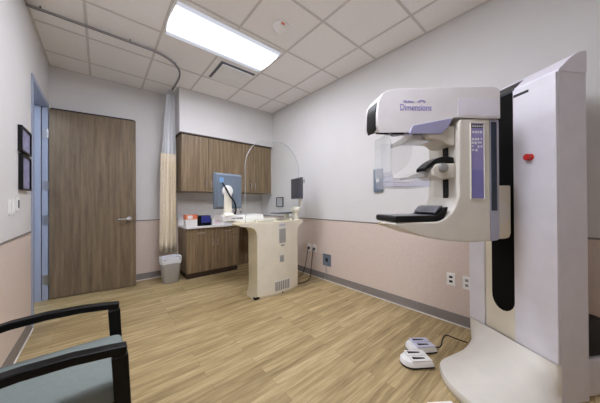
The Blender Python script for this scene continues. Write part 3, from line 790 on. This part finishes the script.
# tube head
hpts = [(1.043, 1.645), (.655, 1.652), (.60, 1.725), (.57, 1.745), (.268, 1.745), (.268, 1.918), (.285, 1.938), (.315, 1.945), (.65, 1.932), (.93, 1.918), (.98, 1.910), (1.016, 1.890), (1.040, 1.85), (1.050, 1.77), (1.050, 1.69)]
farz = lambda a_, z: z+.06 if (z < 1.66 and a_ > .6) else z
MB().prism(hpts, lambda a_, z: (MID-wH(a_), a_, z), lambda a_, z: (MID+wH(a_), a_, farz(a_, z))).build('tube_head', M['ghead'], ca, bevel=.016, seg=3)
bpts = [(1.026, 1.656), (1.044, 1.668), (1.055, 1.705), (1.053, 1.79), (1.044, 1.840), (1.030, 1.866), (1.020, 1.872), (1.020, 1.656)]
MB().prism(bpts, lambda a_, z: (MID-.072+(a_-1.026)*.4, a_, z), lambda a_, z: (MID+.072-(a_-1.026)*.4, a_, farz(a_, z))).build('front_bezel', M['black'], ca, bevel=.008, seg=2)
MB().prism([(.86, 1.638), (.655, 1.640), (.606, 1.690), (.585, 1.7335), (.60, 1.737), (.835, 1.690)], lambda a_, z: (MID-wH(a_)-.008, a_, z), lambda a_, z: (MID+wH(a_)+.008, a_, farz(a_, z))).build('collimator_cover', M['lav'], ca, bevel=.006)
MB().prism([(1.03, 1.638), (.88, 1.638), (.88, 1.652), (1.03, 1.652)], lambda a_, z: (MID-wH(a_)+.012, a_, z), lambda a_, z: (MID-.02, a_, z+.02)).build('aperture_plate', M['black'], ca, smooth=False)
cprism([(.275, 1.756), (.546, 1.756), (.546, 1.852), (.538, 1.862), (.275, 1.866)], wH, 1.0, .002).build('side_cover', M['gside'], ca, bevel=.002)
# near-side frame for lettering and labels
def side_matrix(t_, z, off=.0012, w=wH):
    n0 = Vector((MID-w(t_), t_, z)); n1 = Vector((MID-w(t_-.1), t_-.1, z))
    X = (n1-n0).normalized(); Z = Vector((0,0,1)); Nn = X.cross(Z)
    return Matrix.Translation(n0+Nn*off) @ Matrix(((X.x, Z.x, Nn.x, 0), (X.y, Z.y, Nn.y, 0), (X.z, Z.z, Nn.z, 0), (0,0,0,1)))
text_mesh('lettering', 'Dimensions', .056, side_matrix(.914, 1.785) @ Matrix.Diagonal((.76, 1, 1, 1)), M['ink'], ca)
text_mesh('lettering', 'SELENIA', .020, side_matrix(.890, 1.832) @ Matrix.Diagonal((.9, 1, 1, 1)), M['ink'], ca)
em = MB()
for r0 in (.013, .020):
    em.bm.verts.ensure_lookup_table()
    R = []
    for k in range(13):
        a_ = PI*k/12; R.append([((r0)*math.cos(a_), (r0)*math.sin(a_)*.8, 0), ((r0+.004)*math.cos(a_), (r0+.004)*math.sin(a_)*.8, 0), ((r0+.004)*math.cos(a_), (r0+.004)*math.sin(a_)*.8, .0008), (r0*math.cos(a_), r0*math.sin(a_)*.8, .0008)])
    em.loft(R)
em = em.build('emblem', M['ink'], ca, smooth=False); em.matrix_local = side_matrix(.775, 1.832)
# control panel on the yoke side
def on_side(mb, x0, x1, z0, z1, h0, h1): mb.box((x0, z0, h0), (x1, z1, h1))
cpn = MB(); on_side(cpn, 0, .088, -.47, 0, -.001, .0015); cpn = cpn.build('control_panel', M['purple'], ca, bevel=.001); PM = side_matrix(.462, 1.712, .0005, wC); cpn.matrix_local = PM
q = MB(); on_side(q, .004, .084, -.466, -.292, .0014, .0024); q.build('lower_label', M['purple2'], ca, smooth=False).matrix_local = PM
q = MB(); on_side(q, -.004, .092, -.474, -.470, -.001, .006); on_side(q, -.004, 0, -.47, .004, -.001, .006); on_side(q, .088, .092, -.47, .004, -.001, .006); on_side(q, 0, .088, 0, .004, -.001, .006); q.build('panel_rim', M['gantry'], ca, smooth=False).matrix_local = PM
q = MB(); on_side(q, .004, .084, -.030, -.006, .0014, .0022); q.build('display_strip', M['dark'], ca, smooth=False).matrix_local = PM
random.seed(11); q = MB()
for i in range(5): on_side(q, .010+i*.015, .020+i*.015, -.022, -.014, .0021, .0030)
q.build('display_print', M['marks'], ca, smooth=False).matrix_local = PM; q = MB()
for i in range(4): on_side(q, .010+i*.018, .022+i*.018, -.062, -.048, .0014, .0026)
q.build('row_print', M['marks'], ca, smooth=False).matrix_local = PM; q = MB()
for r_ in range(4):
    for c_ in range(4):
        if (r_, c_) in ((3, 2), (3, 3), (2, 1)): continue
        x = .009+c_*.019; z = -.092-r_*.023; dx = random.uniform(-.003, .003)
        on_side(q, x+dx, x+dx+random.uniform(.008, .014), z-random.uniform(.009, .016), z, .0014, .0028)
q.build('key_print', M['marks'], ca, smooth=False).matrix_local = PM
# detector platform: black rim, carbon top, raised back
pw = lambda t_: .122+.0*t_
dp = MB(); dp.prism([(.645, 1.1005), (.955, 1.1005), (.962, 1.11), (.962, 1.128), (.955, 1.137), (.70, 1.137), (.672, 1.145), (.645, 1.172), (.618, 1.190), (.606, 1.190), (.618, 1.150)], lambda a_, z: (MID-.124, a_, z), lambda a_, z: (MID+.124, a_, z))
dp = dp.build('breast_platform', M['black'], ca, bevel=.004)
MB().box((MID-.108, .68, 1.1372), (MID+.108, .95, 1.1395)).build('platform_top', M['carbon'], ca, smooth=False)
MB().prism([(.672, 1.1475), (.645, 1.1745), (.62, 1.1915), (.625, 1.200), (.650, 1.190), (.682, 1.155)], lambda a_, z: (MID-.095, a_, z), lambda a_, z: (MID+.11, a_, z)).build('platform_back', M['carbon'], ca, bevel=.003)
MG = MID-.035
# compression guide on the yoke front
MB().box((MG-.080, .535, 1.235), (MG+.115, .546, 1.68)).build('guide_plate', M['gantry'], ca, bevel=.002)
MB().box((MG-.024, .545, 1.215), (MG+.022, .549, 1.66)).build('guide_slot', M['black'], ca, smooth=False)
MB().prism([(.5495, 1.575), (.60, 1.578), (.63, 1.60), (.68, 1.615), (.725, 1.615), (.735, 1.63), (.735, 1.70), (.5495, 1.70)], lambda a_, z: (MG-.082, a_, z), lambda a_, z: (MG+.082, a_, z)).build('upper_bracket', M['gantry'], ca, bevel=.008, seg=3)
cg = MB().prism([(.5495, 1.37), (.66, 1.365), (.705, 1.385), (.71, 1.43), (.68, 1.46), (.5495, 1.465)], lambda a_, z: (MG-.085, a_, z), lambda a_, z: (MG+.07, a_, z)).build('compression_carriage', M['gantry'], ca, bevel=.008, seg=3)
q = MB(); q.lathe((MG-.0855, .645, 1.432), [(.026, 0), (.028, .006), (.028, .022), (.02, .028)], axis=(-1,0,0)); q.build('knob', M['grille'], ca)
q = MB()
R = []
for k in range(9):
    u = k/8; t_ = .555+.20*u; z = 1.488+.014*math.sin(u*PI)-.062*u**2.2; hw_ = .045+.004*math.sin(u*PI)
    th_ = .024*(1-.4*u)
    R.append([(MG-.035-hw_, t_, z-th_), (MG-.035+hw_, t_, z-th_), (MG-.035+hw_, t_, z+th_*.6), (MG-.035-hw_, t_, z+th_*.6)])
q.loft(R); q.build('compression_handle', M['black'], ca, bevel=.006, seg=3)
MB().prism([(.70, 1.385), (.85, 1.365), (.855, 1.378), (.80, 1.40), (.705, 1.415)], lambda a_, z: (MG-.04, a_, z), lambda a_, z: (MG+.04, a_, z)).build('paddle_clamp', M['clamp'], ca, bevel=.004)
# clear compression paddle: shallow tray with upturned front
pt = MB(); x0, x1, t0, t1, zb = MID-.112, MID+.105, .72, .965, 1.315
pt.box((x0, t0, zb), (x1, t1, zb+.003)); pt.box((x0, t0, zb+.003), (x0+.003, t1, zb+.048)); pt.box((x1-.003, t0, zb+.003), (x1, t1, zb+.048)); pt.box((x0+.003, t1-.003, zb+.003), (x1-.003, t1, zb+.075)); pt.box((x0+.003, t0, zb+.003), (x1-.003, t0+.003, zb+.055))
pt.build('paddle', M['plastic'], ca, smooth=False)
pr_ = MB(); pr_.box((x0-.003, t0, zb+.046), (x0+.006, t1, zb+.052)); pr_.box((x1-.006, t0, zb+.046), (x1+.003, t1, zb+.052)); pr_.build('paddle_rim', M['face'], ca, smooth=False)
# clear face shield under the head
fs = MB(); fs.box((MID-.10, .972, 1.375), (MID+.105, .976, 1.648)); fs.build('face_shield', M['face'], ca, smooth=False)
MB().box((MID-.105, .968, 1.345), (MID+.0, .980, 1.41)).build('shield_latch', M['plastic'], ca, bevel=.004)
# bracket rail holding it
MB().prism([(.76, 1.612), (.85, 1.610), (.90, 1.575), (.955, 1.556), (.962, 1.580), (.915, 1.602), (.87, 1.634), (.76, 1.634)], lambda a_, z: (MID-.095, a_, z), lambda a_, z: (MID-.060, a_, z)).build('shield_bracket', M['clamp'], ca, bevel=.004)
MB().box((MID-.08, .64, 1.612), (MID+.06, .86, 1.624)).build('shield_rail', M['steel'], ca, bevel=.002)
# curved clear sheet hanging behind the shield
cs = []
for k in range(11):
    u = k/10; cs.append((1.02-.01*u-.0, 1.34) if False else (.72+.235*u**1.7, 1.62-.245*(u**.55)))
sheet = [(.955, 1.62)] + cs
MB().prism(sheet, lambda a_, z: (MID+.060, a_, z), lambda a_, z: (MID+.063, a_, z)).build('curved_sheet', M['film'], ca, smooth=False)
# rotation hub between column and C-arm
hb = MB().prism([(.256, 1.0), (.268, .965), (.30, .952), (.37, .952), (.40, .965), (.412, 1.0), (.412, 1.335), (.256, 1.335)], lambda x, z: (x, .0155, z), lambda x, z: (x, .246, z)).build('rotation_hub', M['gcream'], ca, bevel=.008, seg=3)
q = MB(); q.lathe((.2557, .115, 1.14), [(.085, -.004), (.085, .004), (.075, .008), (.02, .010)], axis=(-1,0,0), n=32); q.build('hub_disc', M['gantry'], ca)

# ------------------------------------------------------------------ foot switches
def footswitch(loc, rz, label, top):
    o = thing('footswitch', label, 'footswitch', loc, rz)
    n_ = 9
    # toe is rounded (towards -x), heel square (+x)
    def ringz(z, g): 
        P = [(.11-g, -.073+g), (.11-g, .073-g)]
        for k in range(n_): a_ = PI/2+PI*k/(n_-1); P.append((-.035+(.073-g)*math.cos(a_), (.073-g)*math.sin(a_)))
        return [(x, y, z) for x, y in P]
    MB().loft([ringz(.0005, .006), ringz(.006, 0), ringz(.016, 0)]).build('base', M['black'], o)
    MB().loft([ringz(.0162, 0), ringz(.040, .003), ringz(.050, .012)]).build('housing', M['white'], o)
    for s1 in (-1, 1):
        pd = MB().prism([(-.05, .0502), (.104, .0502), (.104, .056), (-.05, .064)], lambda x, z: (x, s1*.034-.030, z), lambda x, z: (x, s1*.034+.030, z)).build('pedal', top, o, bevel=.003)
        MB().prism([(-.035, .0634), (.06, .0584), (.06, .0594), (-.035, .0644)], lambda x, z: (x, s1*.034-.013 + (.006 if x > .0 else 0), z), lambda x, z: (x, s1*.034+.013 - (.006 if x > .0 else 0), z)).build('pedal_mark', M['black'], pd, smooth=False)
    return o
footswitch((2.006, .842, 0), math.radians(-34), 'white footswitch with two lilac pedals on the floor, nearer the right wall', mat('lilac_white_pedal', (205, 205, 226), .4))
footswitch((1.806, .792, 0), math.radians(-36), 'white footswitch with two white pedals, nearer the middle of the room', M['white'])
footswitch((1.44, .480, 0), math.radians(-34), 'white footswitch beside the machine foot, cut off by the picture edge', M['white'])
cord('cord', [(2.108, .770, .02), (2.14, .745, .006), (2.20, .74, .006), (2.27, .75, .03), (2.32, .735, .045), (2.37, .68, .02), (2.398, .635, .008), (2.405, .605, .008)], .005, 'black looped cord running from the footswitches to the machine')

# ------------------------------------------------------------------ light
def lamp(name, loc, rot, sx, sy, power, col=(1,1,1)):
    l = bpy.data.lights.new(name, 'AREA'); l.shape = 'RECTANGLE'; l.size = sx; l.size_y = sy; l.energy = power; l.color = col
    o = bpy.data.objects.new(name, l); C.objects.link(o); o.location = loc; o.rotation_euler = rot
    return o
lamp('corridor_lamp', (XL-.75, 3.3, 2.68), (0,0,0), .6, 1.2, 16, (.80, .88, 1))
w = bpy.data.worlds.new('world'); sc.world = w; w.use_nodes = True
w.node_tree.nodes['Background'].inputs[0].default_value = (.6, .65, .7, 1); w.node_tree.nodes['Background'].inputs[1].default_value = .05

sc.view_settings.view_transform = 'Standard'; sc.view_settings.look = 'None'
sc.view_settings.exposure = 0.35; sc.view_settings.gamma = 1; sc.view_settings.use_curve_mapping = False
